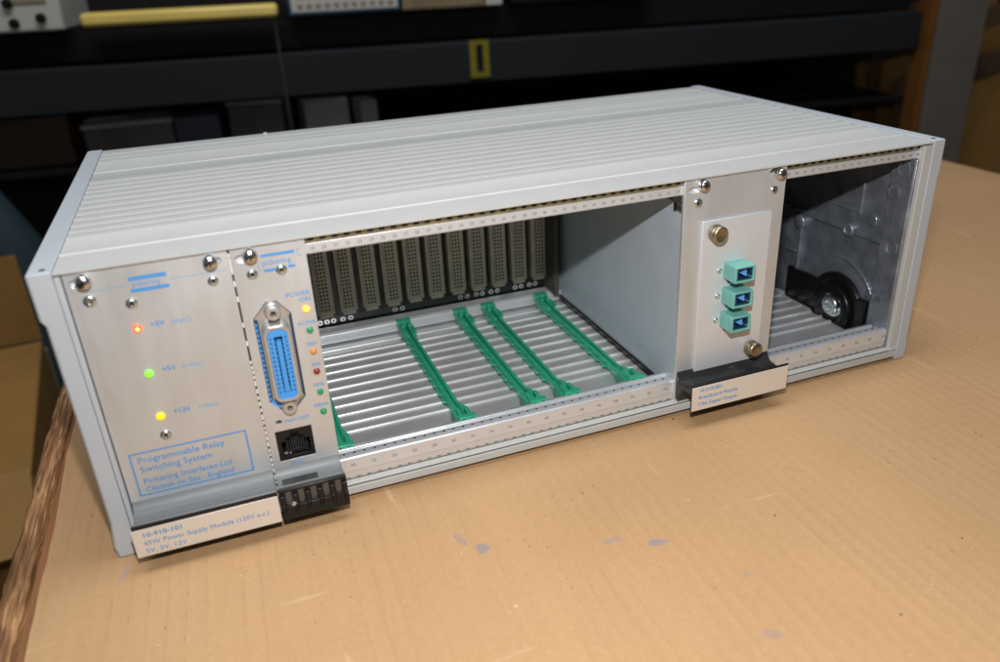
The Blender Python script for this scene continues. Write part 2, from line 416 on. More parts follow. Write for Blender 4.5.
# ================================================================== the case
case = thing('subrack_case', 'light grey ribbed metal rack case with open card bays, standing on the cardboard', 'rack case', (214, 120, -4.2))
RIBS = [20.8, 46.4, 55.4, 65.6, 76.0, 86.6, 97.6, 108.8, 119.4, 130.0, 140.0, 150.2, 173.1, 205.5, 216.0, 228.0]
def cover_profile(zb, zt, up, y0, y1, w=2.6, h=1.15, ribs=RIBS, small=(20.8, 173.1)):
    """outline in (y,z): flat sheet zb..zt with rounded ribs on its upper face"""
    top = [(y0, zt)]
    for r in ribs:
        ww, hh = (1.1, .6) if r in small else (w, h)
        for k in range(9):
            a = math.pi * k / 8
            top.append((r - ww * math.cos(a), zt + hh * math.sin(a) if k not in (0, 8) else zt))
    top.append((y1, zt))
    return [(y0, zb)] + top + [(y1, zb)] if up else None
prof = cover_profile(128.75, 129.55, True, -2, 240, w=4.1, h=.42)
# front lip thickened
MB().prism_x(prof, -2.3, 430.2).build('top_cover', M['paint'], case, bevel=0.0, smooth=50)
MB().box(-2.2, 430.1, .3, 1.9, 128.5, 128.73).build('front_lip', M['black_matt'], case)
# bottom cover: inner side shows bare ribs
profb = cover_profile(.6, 3.4, True, 14, 240, w=1.45, h=1.35, ribs=[y for y in RIBS if y > 30 and y < 200] + [205.5])
MB().prism_x(profb, .5, 421.8).build('bottom_cover', M['floor_al'], case, smooth=50)
MB().prism_x([(-2, -1.7), (-2, 1.9), (-1.6, 2.3), (-.4, 2.3), (-.2, 2.9), (1.2, 2.9), (1.2, 3.4), (-2.0, 3.4), (-2.6, 3.9), (-2.6, 4.3), (1.6, 4.3), (2.0, 3.9), (2.0, .5), (240, .5), (240, -1.7)], -2.3, 430.2).build('bottom_skin', M['paint'], case, smooth=30, bevel=.15)

# end caps
def cap(sgn, x_in, x_out):
    b = MB()
    d = 1 if x_out > x_in else -1
    main = x_out - (1.5 if d < 0 else .7) * d
    def pl(outer_x, z0, z1, ch):
        # horizontal cross-section (x,y) with chamfered outer front corner, extruded in z
        pts = [(x_in, -2), (outer_x - ch * d, -2), (outer_x, -2 + ch), (outer_x, 240.5 - ch), (outer_x - ch * d, 240.5), (x_in, 240.5)]
        return pts, z0, z1
    r = []
    for ox, z in ((x_out - .6 * d, -4.1), (x_out, 1.5), (main, 14.0), (main, 109), (x_out, 111.5), (x_out, 129.6), (x_out - .7 * d, 130.3)):
        pts, _, _ = pl(ox, 0, 0, 1.0 if z < 129.9 else 1.2)
        r.append([(p[0], p[1], z) for p in pts])
    b.loft(r)
    o = b.build('end_cap', M['paint_cool'], case, bevel=.35, smooth=40)
    s_ = MB()
    xi = x_in
    s_.lathe((x_in + 3.4 * d, 2.4, 129.8), 'z', [(0, 1.25), (.56, 1.25)], 16)
    s_.build('screw_hole', M['black_matt'], o)
    return o
st_ = MB(); st_.lathe((97.5, 236.5, 129.5), 'z', [(0, 1.7), (.8, 1.5), (1.3, .9), (1.4, .05)], 16)
st_.build('cover_screw', M['paint'], case)
capL = cap(-1, -2.5, -11.5)
capR = cap(1, 430.6, 439.2)
for x0, x1 in ((-2.4, -.25), (425.2, 430.4)):
    MB().box(x0, x1, -1.4, 14, -1.0, 127.7).build('corner_post', M['paint_cool'] if x0 < 0 else M['paint'], case, bevel=.4)

# mounting rails: front top, front bottom, rear bottom, rear top
def rail(prof, x0=0, x1=426.6): return MB().prism_x(prof, x0, x1).build('mounting_rail', M['rail'], case, bevel=.25, smooth=30)
rt = rail([(2, 120.8), (2, 125.0), (2.8, 125.0), (2.8, 128.4), (13, 128.4), (13, 121.4), (11.5, 120.0), (3.4, 120.0), (2.6, 120.2)])
rb = rail([(2, 8.4), (2, 15.4), (2.5, 16.1), (5.2, 16.4), (5.6, 14.9), (9.6, 14.9), (10, 13.0), (13.0, 13.0), (13.4, 14.2), (14.2, 14.5), (18.0, 12.9), (18.6, 9.9), (18.6, 4.6), (3.4, 4.6), (3.4, 8.4)])
rr = rail([(158, 4.8), (158, 11), (160, 12.3), (169, 12.3), (170.8, 11), (170.8, 4.8)])
rq = rail([(158, 119), (158, 127.5), (171, 127.5), (171, 119)])
# threaded strips with a hole every 5.08 mm
def strip(z0, z1, zc, parent, y, dark=M['black_matt']):
    b = MB(); b.box(.5, 426, y, y + .5, z0, z1, 0)
    for k in range(84):
        x = H * (k + .5)
        b.box(x - 1.25, x + 1.25, y - .05, y - .01, zc - .6, zc + .65, 1)
    return b.build('threaded_strip', [M['insert'], dark], parent)
strip(125.1, 128.2, 126.6, rt, 2.2)
b = MB(); b.box(.5, 426, 2.3, 3.2, 4.2, 8.3, 0)
for k in range(84):
    x = H * (k + .5); b.box(x - .9, x + .9, 2.22, 2.28, 4.75, 5.1, 1)
b.build('threaded_strip', [mat('pale_strip', (.66, .60, .55), .4, .5), M['black_matt']], rb)
# printed hole numbers
tx = MB()
for k in range(1, 85):
    if 17 < k < 56 or k > 65: tx.text(str(k), H * (k - .5), 121.95, 2.05, y=1.94, align='CENTER', bold=.01)
tx.build('hole_numbers', M['grey_ink'], rt, fix=False)
tx = MB()
for k in range(2, 86, 2):
    if 17 < k < 56 or k > 65: tx.text(str(k), H * (k - .5) - 2.0, 11.2, 2.2, y=1.94, align='CENTER', sx=1.15, bold=.01)
tx.build('hole_numbers', M['grey_ink'], rb, fix=False)
tk = MB()
for k in range(84):
    if k > 15: x = H * (k + .5); tk.box(x - .55, x + .55, 7.4, 8.5, 14.92, 14.97)
tk.build('guide_holes', M['black_matt'], rb)

# green card guides
def guide(x):
    b = MB()
    # slotted channel: two walls and a floor; widened ends
    zf = 6.2
    for (y0, y1, hw, zt) in ((18, 154, 2.6, 10.3),):
        b.box(x - hw, x - .9, y0, y1, zf, zt); b.box(x + .9, x + hw, y0, y1, zf, zt); b.box(x - .9, x + .9, y0, y1, zf, zf + 1.6)
    for (y0, y1, s_) in ((16.2, 38, 1), (134, 153.5, -1)):
        ya, yb = (y0, y1)
        for d in (-1, 1):
            xa, xb = x + d * 1.0, x + d * 4.6
            yt = (yb - 6 if s_ > 0 else ya + 6)
            pts = [(xa, ya), (xb, ya), (xb, yt), (x + d * 2.7, yb), (xa, yb)] if s_ > 0 else [(xa, yb), (xb, yb), (xb, yt), (x + d * 2.7, ya), (xa, ya)]
            b.loft([[(p[0], p[1], 5.8) for p in pts], [(p[0], p[1], 11.4) for p in pts]])
            b.box(min(x + d * 3.2, x + d * 4.4), max(x + d * 3.2, x + d * 4.4), ya + 1.5, yb - 8, 11.3, 12.4)
    # nose clipped into the front rail, hollow towards the card
    b.box(x - 4.6, x + 4.6, 14.9, 18.6, 11.0, 15.6); b.box(x - 3.4, x - 1.2, 14.9, 27, 12.2, 14.9); b.box(x + 1.2, x + 3.4, 14.9, 27, 12.2, 14.9)
    b.box(x - 4.6, x + 4.6, 152.5, 158.5, 9.0, 13.6); b.box(x - 3.2, x - 1.2, 146, 154, 11.5, 13.3); b.box(x + 1.2, x + 3.2, 146, 154, 11.5, 13.3)
    # side ledge in short lengths, open over every floor rib
    rb_ = [y for y in RIBS if 40 < y < 152]
    for a, c in zip(rb_[:-1], rb_[1:]): b.box(x - 4.1, x - 2.5, a + 1.6, c - 1.6, 6.4, 8.0)
    g = b.build('card_guide', M['guide'], case, bevel=.3)
    MB().box(x - 1.1, x + 1.1, 14.8, 14.88, 12.2, 13.6).build('slot', M['black_matt'], g)
    return g
for x in (95.8, 159.9, 199.9, 220.2, 259.6): guide(x)

# backplane with eleven sockets
tr = MB().box(96, 423, 172, 174, 12.4, 118.5)
random.seed(11)
for k in range(70):
    x = random.uniform(100, 268); z = random.uniform(20, 116)
    xx = 104.3 + 15.17 * round((x - 104.3) / 15.17)
    tr.box(xx - 1.2, xx - .3, 171.6, 171.9, z, z + 1.2, 1); tr.box(xx + .5, xx + 1.2, 171.6, 171.9, z, z + 1.0, 1)
bp = tr.build('backplane', [M['pcb'], M['dim_grey']], case)
def sock(x):
    b = MB()
    b.box(x - 5.6, x + 5.6, 165.6, 171.9, 22.4, 112, 0)
    b.box(x - 3.2, x + 3.2, 164.4, 165.6, 24.6, 110, 0)
    b.box(x - 4.2, x + 4.2, 166, 171.9, 20.0, 22.4, 0)
    for r in range(32):
        for c in range(3):
            cx_, z = x + (c - 1) * 2.1, 26.2 + r * 2.6
            b.box(cx_ - .6, cx_ + .6, 164.34, 164.38, z - .7, z + .7, 1)
    return b.build('socket', [M['din'], M['pit']], bp, bevel=0)
s0 = None
for k in range(11):
    if s0 is None: s0 = sock(111.9)
    else: copy_part(s0, bp, dx=15.17 * k)
pads = [111.9, 116.3, 122.6, 127.8, 107.3, 158.4, 163.5, 205.5, 210.5, 217.2, 221.8, 228.4, 233.2, 258, 262.5, 247, 251.5]
def ring(parent, x, y, z, r0, r1, name, m, t=.3):
    b = MB(); n = 20; o_ = []; i_ = []
    rings = []
    for (yy, rr_) in ((y, r1), (y - t, r1 * .97), (y - t, r0), (y, r0)):
        rings.append([(x + rr_ * math.cos(2 * math.pi * i / n), yy, z + rr_ * math.sin(2 * math.pi * i / n)) for i in range(n)])
    rings.append(rings[0]); b.loft(rings, cap=False)
    return b.build(name, m, parent)
for x in pads: ring(bp, x, 171.9, 14.9, .85, 1.75, 'solder_pad', M['steel'])
MB().box(268.6, 272, 150, 171.5, 12.5, 119).build('divider', mat('dark_divider', (.07, .065, .055), .5, .3), case)
MB().box(-2, 430, 237.5, 239.3, 0, 127.5).build('rear_panel', M['side_sheet'], case)

# die-cast side walls
def side_wall():
    b = MB()
    b.box(428.6, 430.3, 19, 237, 3.5, 127.6)
    b.loft([[(430.3, 1.2, z), (424.6, 1.2, z), (423.8, 2.4, z), (423.8, 18.0, z), (425.2, 19.5, z), (430.3, 19.5, z)] for z in (4.0, 119.8)])
    o = b.build('cast_side_wall', M['cast'], case, bevel=.5)
    d = MB()
    d.box(426.6, 428.8, 19.4, 140, 64.6, 67.8)                        # long horizontal rib
    d.box(426.0, 428.8, 88.5, 91.5, 4, 62)                           # upright rib
    d.box(426.6, 428.8, 93, 200, 36, 38.5)
    d.box(427.6, 428.8, 40, 42.2, 80, 98); d.box(427.6, 428.8, 40, 70, 78, 80)
    d.lathe((428.8, 47, 66.2), 'x-', [(0, 4.6), (3.0, 4.2), (3.2, 3.2), (2.4, 2.6), (2.2, .2)], 20)
    d.lathe((428.8, 91, 59.6), 'x-', [(0, 5.2), (3.6, 4.8), (4.6, 3.0), (4.7, .2)], 20)
    d.lathe((428.8, 30, 77), 'x-', [(0, 4.2), (1.6, 3.6), (1.8, .2)], 16)
    # raised arc around the foot socket
    n = 26; rings = []
    for i in range(n + 1):
        a = math.radians(-15 + 125 * i / n); r0, r1 = 33.5, 35.2
        cy_, cz_ = 51, 12
        rings.append([(428.8, cy_ - r0 * math.cos(a), cz_ + r0 * math.sin(a)), (427.4, cy_ - r0 * math.cos(a), cz_ + r0 * math.sin(a)),
                      (427.4, cy_ - r1 * math.cos(a), cz_ + r1 * math.sin(a)), (428.8, cy_ - r1 * math.cos(a), cz_ + r1 * math.sin(a))])
    d.loft(rings)
    d.build('casting_ribs', M['cast'], o, bevel=.4)
    # moulding rings and hexagon bosses on the front flange
    n = 20
    for (y, z, r) in ((9.0, 113.0, 4.6), (8.6, 66.5, 4.6), (13, 12.5, 3.6)):
        e = MB()
        rings = []
        for (dx, rr_) in ((0, r), (.55, r - .25), (.55, r - .75), (0, r - 1.0)):
            rings.append([(423.82 - dx, y + rr_ * math.cos(2 * math.pi * i / n), z + rr_ * math.sin(2 * math.pi * i / n)) for i in range(n)])
        e.loft(rings, cap=False); e.build('moulding_ring', M['cast'], o)
    for (y, z, r) in ((13.0, 99.0, 4.2), (12.6, 34.0, 3.5)):
        e = MB(); e.lathe((423.82, y, z), 'x-', [(0, r), (1.1, r), (1.3, r - .5), (1.0, r - 1.0), (.8, .3)], 6, phase=.4)
        e.build('hexagon_boss', M['cast'], o)
    # black foot housing with its bolt
    f = MB()
    f.lathe((428.6, 49, 12.5), 'x-', [(0, 23.5), (2.6, 23.5), (3.4, 22.3), (3.4, 18.5), (2.6, 17.5)], 40)
    f.lathe((426.0, 49, 12.5), 'x-', [(0, 16.5), (3.2, 16.5), (4.2, 14.6), (4.2, 10), (2.0, 9)], 32)
    f.box(424.9, 428.5, 60, 97, 4, 26)
    f.box(425.0, 428.5, 22.5, 30, 4, 26)
    hs = f.build('foot_housing', M['black_gloss'], case, bevel=.6)
    g = MB()
    g.lathe((423.8, 47.5, 15.4), 'x-', [(0, 6.6), (3.6, 6.6), (4.2, 6.0), (4.2, 3.4), (3.2, 3.0), (3.0, .2)], 30)
    g.lathe((423.8, 47.5, 15.4), 'x-', [(0, 8.2), (.8, 8.2), (.9, .2)], 30)
    g.build('bolt', M['zinc'], hs)
side_wall()
MB().box(-.2, .6, 14, 237, 3.5, 127).build('cast_side_wall', M['cast'], case)

# ================================================================== screws shared by the modules
def bolt(parent, x, z, r=2.85):
    b = MB(); b.lathe((x, .0, z), 'y-', [(0, r * .72), (.5, r * .72), (.55, r), (2.6, r), (3.3, r * .93), (3.85, r * .72), (4.05, r * .35), (4.1, .05)], 28)
    o = b.build('captive_screw', M['steel'], parent, smooth=50)
    c = MB(); c.box(x - 1.5, x + 1.5, -4.16, -3.9, z - .3, z + .3); c.box(x - .3, x + .3, -4.17, -3.9, z - 1.5, z + 1.5)
    c.build('cross_recess', M['black'], o); return o
def button(parent, x, z, r=2.1, torx=True, proud=.9, name='small_screw', y=0.0):
    r = r * 1.18
    b = MB(); b.lathe((x, y, z), 'y-', [(0, r), (.15, r), (proud * .75, r * .85), (proud, r * .6), (proud * .98, r * .42), (proud * .35, r * .38), (proud * .3, .05)], 24)
    o = b.build(name, M['zinc'], parent, smooth=40)
    if torx:
        c = MB(); c.lathe((x, y - proud * .32, z), 'y-', [(0, r * .36), (.06, r * .36)], 6); c.build('recess', M['black'], o)
    return o
def lamp(parent, x, z, r, m, core=None):
    b = MB(); b.lathe((x, 0, z), 'y-', [(-1, r), (.35, r), (.9, r * .88), (1.3, r * .6), (1.5, r * .25), (1.52, .03)], 22)
    o = b.build('indicator_lamp', m, parent, smooth=60)
    if core:
        c = MB(); c.lathe((x + .1, -1.40, z + .05), 'y-', [(0, r * .42), (.12, r * .36), (.2, .03)], 14); c.build('glow_spot', core, o)
    return o
HP = [(.1, 21.4), (-.9, 19.4), (-2.6, 17.2), (-5, 16.2), (-9, 16.2), (-12.4, 17.0), (-14.2, 18.6), (-14.9, 19.7), (-15.8, 19.7), (-15.8, 4.2), (-14.7, 4.2), (-14.7, 14.2), (-6.2, 13.6), (-5.4, 10.4), (-3.6, 10.2), (-3.8, 7.4), (-2.4, 7.2), (-2.6, 4.6), (.1, 4.6)]

# ================================================================== power supply module
psu = thing('power_supply_module', 'plain aluminium module at the left end with three lit lamps and blue lettering', 'rack module', (30, 0, 0))
sl = lambda cx, cz: ellipse(cx, cz, 3.1, 1.75, 20)
p = MB().plate([(0.25, 0), (60.5, 0), (60.5, T), (0.25, T)], [sl(5.0, 123.6), sl(54.6, 124.2)], 0, 2.0).build('front_panel', M['panel'], psu, bevel=.18)
L_ = MB()
L_.box(22.4, 36.4, -.07, -.05, 121.4, 123.1); L_.box(22.4, 36.6, -.07, -.05, 116.5, 118.1)
L_.text('pickering', 23.1, 118.9, 3.1, sx=.92, bold=.004)
L_.box(7.5, 22.0, -.07, -.05, 119.7, 119.95, 1); L_.box(37, 58.5, -.07, -.05, 119.8, 120.05, 1)
for (t_, z) in (('+5V', 100.9), ('+5V', 80.5), ('+12V', 60.1)):
    L_.text(t_, 25.9, z, 3.2, bold=.03); L_.text('(logic)' if z > 100 else '(relay)', 33.6 if len(t_) == 3 else 36.0, z, 3.2, mi=1)
for (x0, x1, z0, z1) in ((4.4, 52.8, 44.3, 45.0), (4.4, 52.8, 23.3, 24.0), (4.4, 5.1, 24.0, 44.3), (52.1, 52.8, 24.0, 44.3)): L_.box(x0, x1, -.07, -.05, z0, z1)
L_.text('Programmable Relay', 7.2, 39.6, 4.3, bold=.012); L_.text('Switching System', 7.2, 34.9, 4.3, bold=.012)
L_.text('Pickering Interfaces Ltd', 7.2, 29.2, 3.9, bold=.012); L_.text('Clacton on Sea   England', 7.2, 25.0, 3.7, bold=.012)
L_.build('printed_lettering', [M['blue_ink'], M['blue_ink_pale']], p, fix=False)
bolt(psu, 7.2, 124.4); bolt(psu, 53.4, 124.6)
button(psu, 7.3, 115.9, 2.2, torx=False); button(psu, 21.5, 112.2, 2.0); button(psu, 53.0, 116.1, 1.9); button(psu, 20.9, 51, 2.0)
lamp(psu, 21.1, 101.4, 1.8, M['led_red'], M['hot_core']); lamp(psu, 20.8, 80.8, 1.75, M['led_green']); lamp(psu, 20.8, 60.3, 1.8, M['led_yellow'])
h = MB().prism_x(HP, .3, 60.4).build('handle', M['handle'], psu, bevel=.2, smooth=40)
MB().box(.2, 60.3, -16.3, -15.85, 4.1, 19.55).build('handle_edge', M['black'], h, bevel=.15)
MB().box(-.3, 60.3, -16.75, -16.35, 3.7, 17.6).build('label_plate', M['label'], h, bevel=.1)
t_ = MB(); yy = -16.82
t_.text('10-910-101', 3.4, 13.4, 3.2, y=yy, bold=.035, sx=1.12); t_.text('45W Power Supply Module (120V a.c.)', 3.4, 9.3, 3.3, y=yy, bold=.006, sx=1.0)
t_.text('5V, 5V, 12V', 3.4, 5.2, 3.3, y=yy, bold=.006, sx=1.05)
t_.build('label_lettering', M['blue_ink'], h, fix=False)
MB().box(1.5, 59, 14.5, 155, 21, 118).build('module_body', M['black_matt'], psu)

# ================================================================== controller module
ctl = thing('controller_module', 'narrow module with the blue ribbon socket and a column of six small lamps', 'rack module', (76, 0, 0))
hexa = [(65.2, 96.2), (65.2, 56.0), (69.8, 50.4), (76.2, 50.4), (80.9, 55.4), (80.9, 96.4), (75.8, 103.0), (71.2, 103.0)]
rj = [(64.6, 24.3), (80.9, 24.3), (80.9, 40.2), (64.6, 40.2)]
p = MB().plate([(61.25, 0), (91.2, 0), (91.2, T), (61.25, T)], [hexa, rj, sl(65.6, 123.4), ellipse(67.3, 44.9, 1.45, 1.0, 16)], 0, 2.0).build('front_panel', M['panel'], ctl, bevel=.18)
gs = MB(); gs.box(60.52, 61.23, .5, 1.2, 1, 127, 0)
random.seed(5)
z = 2.0
while z < 126:
    l = random.uniform(1.2, 2.6)
    if not 78 < z < 116 or random.random() < .15: gs.box(60.62, 61.14, .12, .5, z, z + l, 1)
    z += l + random.uniform(.7, 1.6)
gs.box(60.64, 61.12, .1, .5, 117.5, 124.5, 1)
gs.build('shielding_gasket', [M['black_matt'], mat('bright_tinned_fingers', (.85, .84, .82), .5)], ctl)
L_ = MB()
L_.box(73.0, 86.4, -.07, -.05, 122.7, 124.0); L_.box(73.2, 78.2, -.07, -.05, 116.2, 117.4); L_.box(83.0, 86.0, -.07, -.05, 116.6, 117.8)
L_.text('pickering', 72.8, 119.1, 3.5, sx=.92, bold=.004)
for (x0, x1, z0, z1) in ((71.3, 71.5, 116.9, 120.4), (71.3, 73.0, 116.8, 117.0), (87.5, 89, 124.1, 124.3), (87.5, 87.7, 121.5, 124.3), (87.5, 89.6, 121.3, 121.5)): L_.box(x0, x1, -.07, -.05, z0, z1)
L_.text('POWER', 89.9, 103.4, 2.9, align='RIGHT', bold=.012); L_.text('ON', 89.9, 100.5, 2.9, align='RIGHT', bold=.012)
for t, z in (('ACTIVE', 89.7), ('TEST', 79.3), ('ERR', 69.2), ('GPIB', 58.9), ('SERIAL', 48.6)): L_.text(t, 90.4 if len(t) > 4 else 89.6, z, 2.35, align='RIGHT', bold=.02)
L_.text('MAN TEST', 69.8, 43.9, 2.4, bold=.012); L_.text('SERIAL', 68.8, 21.6, 2.0, bold=.012)
L_.build('printed_lettering', [M['blue_ink']], p, fix=False)
bolt(ctl, 68.9, 124.6); button(ctl, 68.4, 116.1, 1.95); button(ctl, 80.2, 116.2, 2.0)
lamp(ctl, 87.4, 96.9, 1.65, M['led_orange'], M['hot_core'])
for z, m in ((86.9, 'off_green'), (76.6, 'off_amber'), (66.5, 'off_red'), (56.1, 'off_green'), (45.8, 'off_green')): lamp(ctl, 87.4, z, 1.5, M[m])
# ribbon socket
g = MB(); g.plate([(65.7, 95.8), (65.7, 56.3), (70.0, 51.0), (76.0, 51.0), (80.4, 55.7), (80.4, 96.1), (75.6, 102.4), (71.4, 102.4)],
                  [rrect(68.6, 78.6, 58.0, 92.6, 3.2)], 1.2, 2.2)
def tube_rr(b, x0, x1, z0, z1, r, y0, y1, wall, mi=0):
    o_ = rrect(x0, x1, z0, z1, r); i_ = rrect(x0 + wall, x1 - wall, z0 + wall, z1 - wall, max(.3, r - wall * .8))
    o2 = rrect(x0 + .5, x1 - .5, z0 + .5, z1 - .5, r - .3)
    rings = [[(a, y0, c) for a, c in o_], [(a, y1 + .6, c) for a, c in o_], [(a, y1, c) for a, c in o2], [(a, y1, c) for a, c in i_], [(a, y0, c) for a, c in i_]]
    b.loft(rings, mi, cap=False)
tube_rr(g, 67.5, 79.2, 57.0, 93.8, 4.0, 2.0, -5.6, 1.5)
skt = g.build('ribbon_socket', M['shell'], ctl, smooth=40)
ins = MB()
ins.plate(rrect(69.1, 77.8, 58.4, 92.3, 2.8), [rrect(71.7, 75.4, 61.6, 88.6, .5)], -5.0, 1.5)
ins.box(72.55, 74.55, -4.7, 1.0, 61.8, 86.4)
for k in range(12):
    zc = 63.3 + k * 2.05
    ins.box(71.6, 72.1, -4.9, 0, zc - .55, zc + .55); ins.box(75.0, 75.5, -4.9, 0, zc - .55, zc + .55)
ib = ins.build('blue_insert', M['blue_plastic'], skt, bevel=.15)
dk = MB(); dk.box(71.5, 75.6, 1.0, 1.4, 61, 89)
for k in range(13):
    zc = 62.3 + k * 2.15
    for xc in (70.35, 76.7): dk.box(xc - .3, xc + .3, -5.08, -5.04, zc - .45, zc + .45)
dk.build('contact_slots', M['navy'], ib)
rib_ = MB().box(65.3, 66.9, .8, 2.6, 55, 95.5, 1)
for k in range(16): rib_.box(65.45, 66.3, .2, .8, 56.5 + k * 2.4, 57.9 + k * 2.4)
rib_.box(66, 70, .7, 1.1, 51.8, 56)
rib_.build('blue_housing', [M['blue_plastic'], M['navy']], skt)
MB().box(79.8, 80.8, .7, 2.6, 56, 95.5).build('dark_housing', M['navy'], skt)
for z in (98.6, 52.9):
    n_ = MB(); n_.lathe((73.5 if z > 60 else 73.1, 1.2, z), 'y-', [(0, 3.5), (1.4, 3.5), (1.6, 3.1), (4.6, 3.1), (5.2, 2.7), (5.2, 1.45), (4.9, 1.2), (1.0, 1.15), (.9, .05)], 26)
    no = n_.build('stand_off', M['shell'], skt, smooth=40)
    MB().lathe((73.5 if z > 60 else 73.1, .1, z), 'y-', [(0, 1.12), (.2, 1.12)], 16).build('bore', M['black_matt'], no)
# phone-style jack
j = MB()
j.plate(rj, [[(66.6, 26.2), (79.2, 26.2), (79.2, 34.0), (76.6, 34.0), (76.6, 36.2), (74.6, 36.2), (74.6, 38.3), (71.0, 38.3), (71.0, 36.2), (69.0, 36.2), (69.0, 34.0), (66.6, 34.0)]], .25, 1.6)
j.box(64.7, 80.8, 9, 10, 24.4, 40.1); j.box(64.7, 66.4, 1.6, 9, 24.4, 40.1); j.box(79.4, 80.8, 1.6, 9, 24.4, 40.1)
j.box(67.4, 78.4, 2.2, 9, 26.2, 28.2)
jk = j.build('jack_socket', M['black'], ctl, bevel=.15)
c = MB()
for k in range(8): c.add([(68.8 + k * 1.25, 2.4, 27.9), (69.3 + k * 1.25, 2.4, 27.9), (69.3 + k * 1.25, 7.5, 31.5), (68.8 + k * 1.25, 7.5, 31.5)], [(0, 1, 2, 3)])
c.box(73.2, 79.0, .3, 1.2, 24.9, 25.9); c.box(67.2, 68.6, .3, 1.0, 27.4, 28.6); c.box(69.4, 70.2, .3, 1.0, 27.2, 28.2)
c.build('contacts', M['steel'], jk, fix=False)
# handle without its label
h = MB().prism_x([(q[0] if q[0] > -10 else q[0] + 2.2, q[1]) for q in HP], 61.2, 91.1).build('handle', M['handle'], ctl, bevel=.2, smooth=40)
f = MB(); f.box(61.0, 91.3, -14.6, -13.7, 3.3, 18.6)
f.box(61.0, 91.3, -16.2, -14.6, 3.3, 10.2); f.box(61.0, 91.3, -15.2, -14.6, 17.4, 18.6)
for k in range(6):
    xc = 62.2 + k * 5.58
    f.box(xc - 1.1, xc + 1.1, -16.2, -14.6, 6.6, 15.8); f.box(xc - .55, xc + .55, -16.6, -16.1, 5.0, 11.0)
    f.box(xc + 1.1, xc + 1.9, -16.2, -14.6, 10.2, 11.3) if k < 5 else None
    f.box(xc - 1.9, xc - 1.1, -16.2, -14.6, 10.2, 11.3) if k > 0 else None
fr = f.build('bare_label_holder', M['black'], h, bevel=.25)
f = MB()
for k in range(5):
    xc = 62.2 + (k + .5) * 5.58
    pts = [(xc - 1.3, 17.3)] + [(xc + 1.3 * math.cos(math.radians(180 + 180 * i / 8)), 10.2 + 1.3 * math.sin(math.radians(180 + 180 * i / 8))) for i in range(9)] + [(xc + 1.3, 17.3)]
    f.plate(pts, [], -14.75, -14.62)
f.build('holder_recess', mat('brown_black_recess', (.075, .066, .055), .5), h)
b_ = MB(); b_.lathe((66.9, -14.7, 11.0), 'y-', [(0, 1.3), (1.4, 1.3), (1.7, .8), (1.72, .05)], 14)
b_.build('holder_screw', M['zinc'], h)
MB().box(63.5, 79.5, -13.2, -4.5, 16.9, 17.35).build('handle_slot', M['black'], h)
MB().box(62, 90.5, 14.5, 155, 21, 118).build('module_body', M['black_matt'], ctl)

# ================================================================== breadboard module
bb = thing('breadboard_module', 'module with three aqua connectors and brass thumbscrews, a large blue-grey side sheet behind it', 'rack module', (305, 0, 0))
X0, X1 = 274.45, 334.85
p = MB().plate([(X0, 0), (X1, 0), (X1, T), (X0, T)], [sl(279.5, 122.4), sl(327.5, 125.9)], 0, 2.2).build('front_panel', M['panel'], bb, bevel=.2)
bolt(bb, 284.3, 124.8); bolt(bb, 329.9, 124.9)
button(bb, 282.5, 115.8, 2.1); button(bb, 327.9, 116.3, 2.0)
cp = MB(); ad_z = [77.9, 63.9, 49.9]
cp.plate([(285.4, 20.6), (327.0, 20.6), (327.0, 106.0), (285.4, 106.0)], [], -1.5, -.05)
cpo = cp.build('cover_plate', M['plate'], bb, bevel=.3)
for (x, z) in ((292.0, 99.9), (320.4, 28.8)):
    t = MB(); n = 36; rings = []
    for (d, r) in ((1.45, 3.0), (2.3, 3.0), (2.4, 4.1), (2.8, 4.35), (4.4, 4.35), (4.6, 3.9), (5.2, 3.9), (5.4, 4.35), (7.6, 4.35), (8.2, 4.0), (8.4, 3.4), (8.25, 3.2), (8.2, .1)):
        rings.append([(x + r * (1 + (.02 if (i % 2 and 4.2 < r) else 0)) * math.cos(2 * math.pi * i / n), -d, z + r * (1 + (.02 if (i % 2 and 4.2 < r) else 0)) * math.sin(2 * math.pi * i / n)) for i in range(n)])
    t.loft(rings); t.build('thumbscrew', M['brass'], bb, smooth=40)
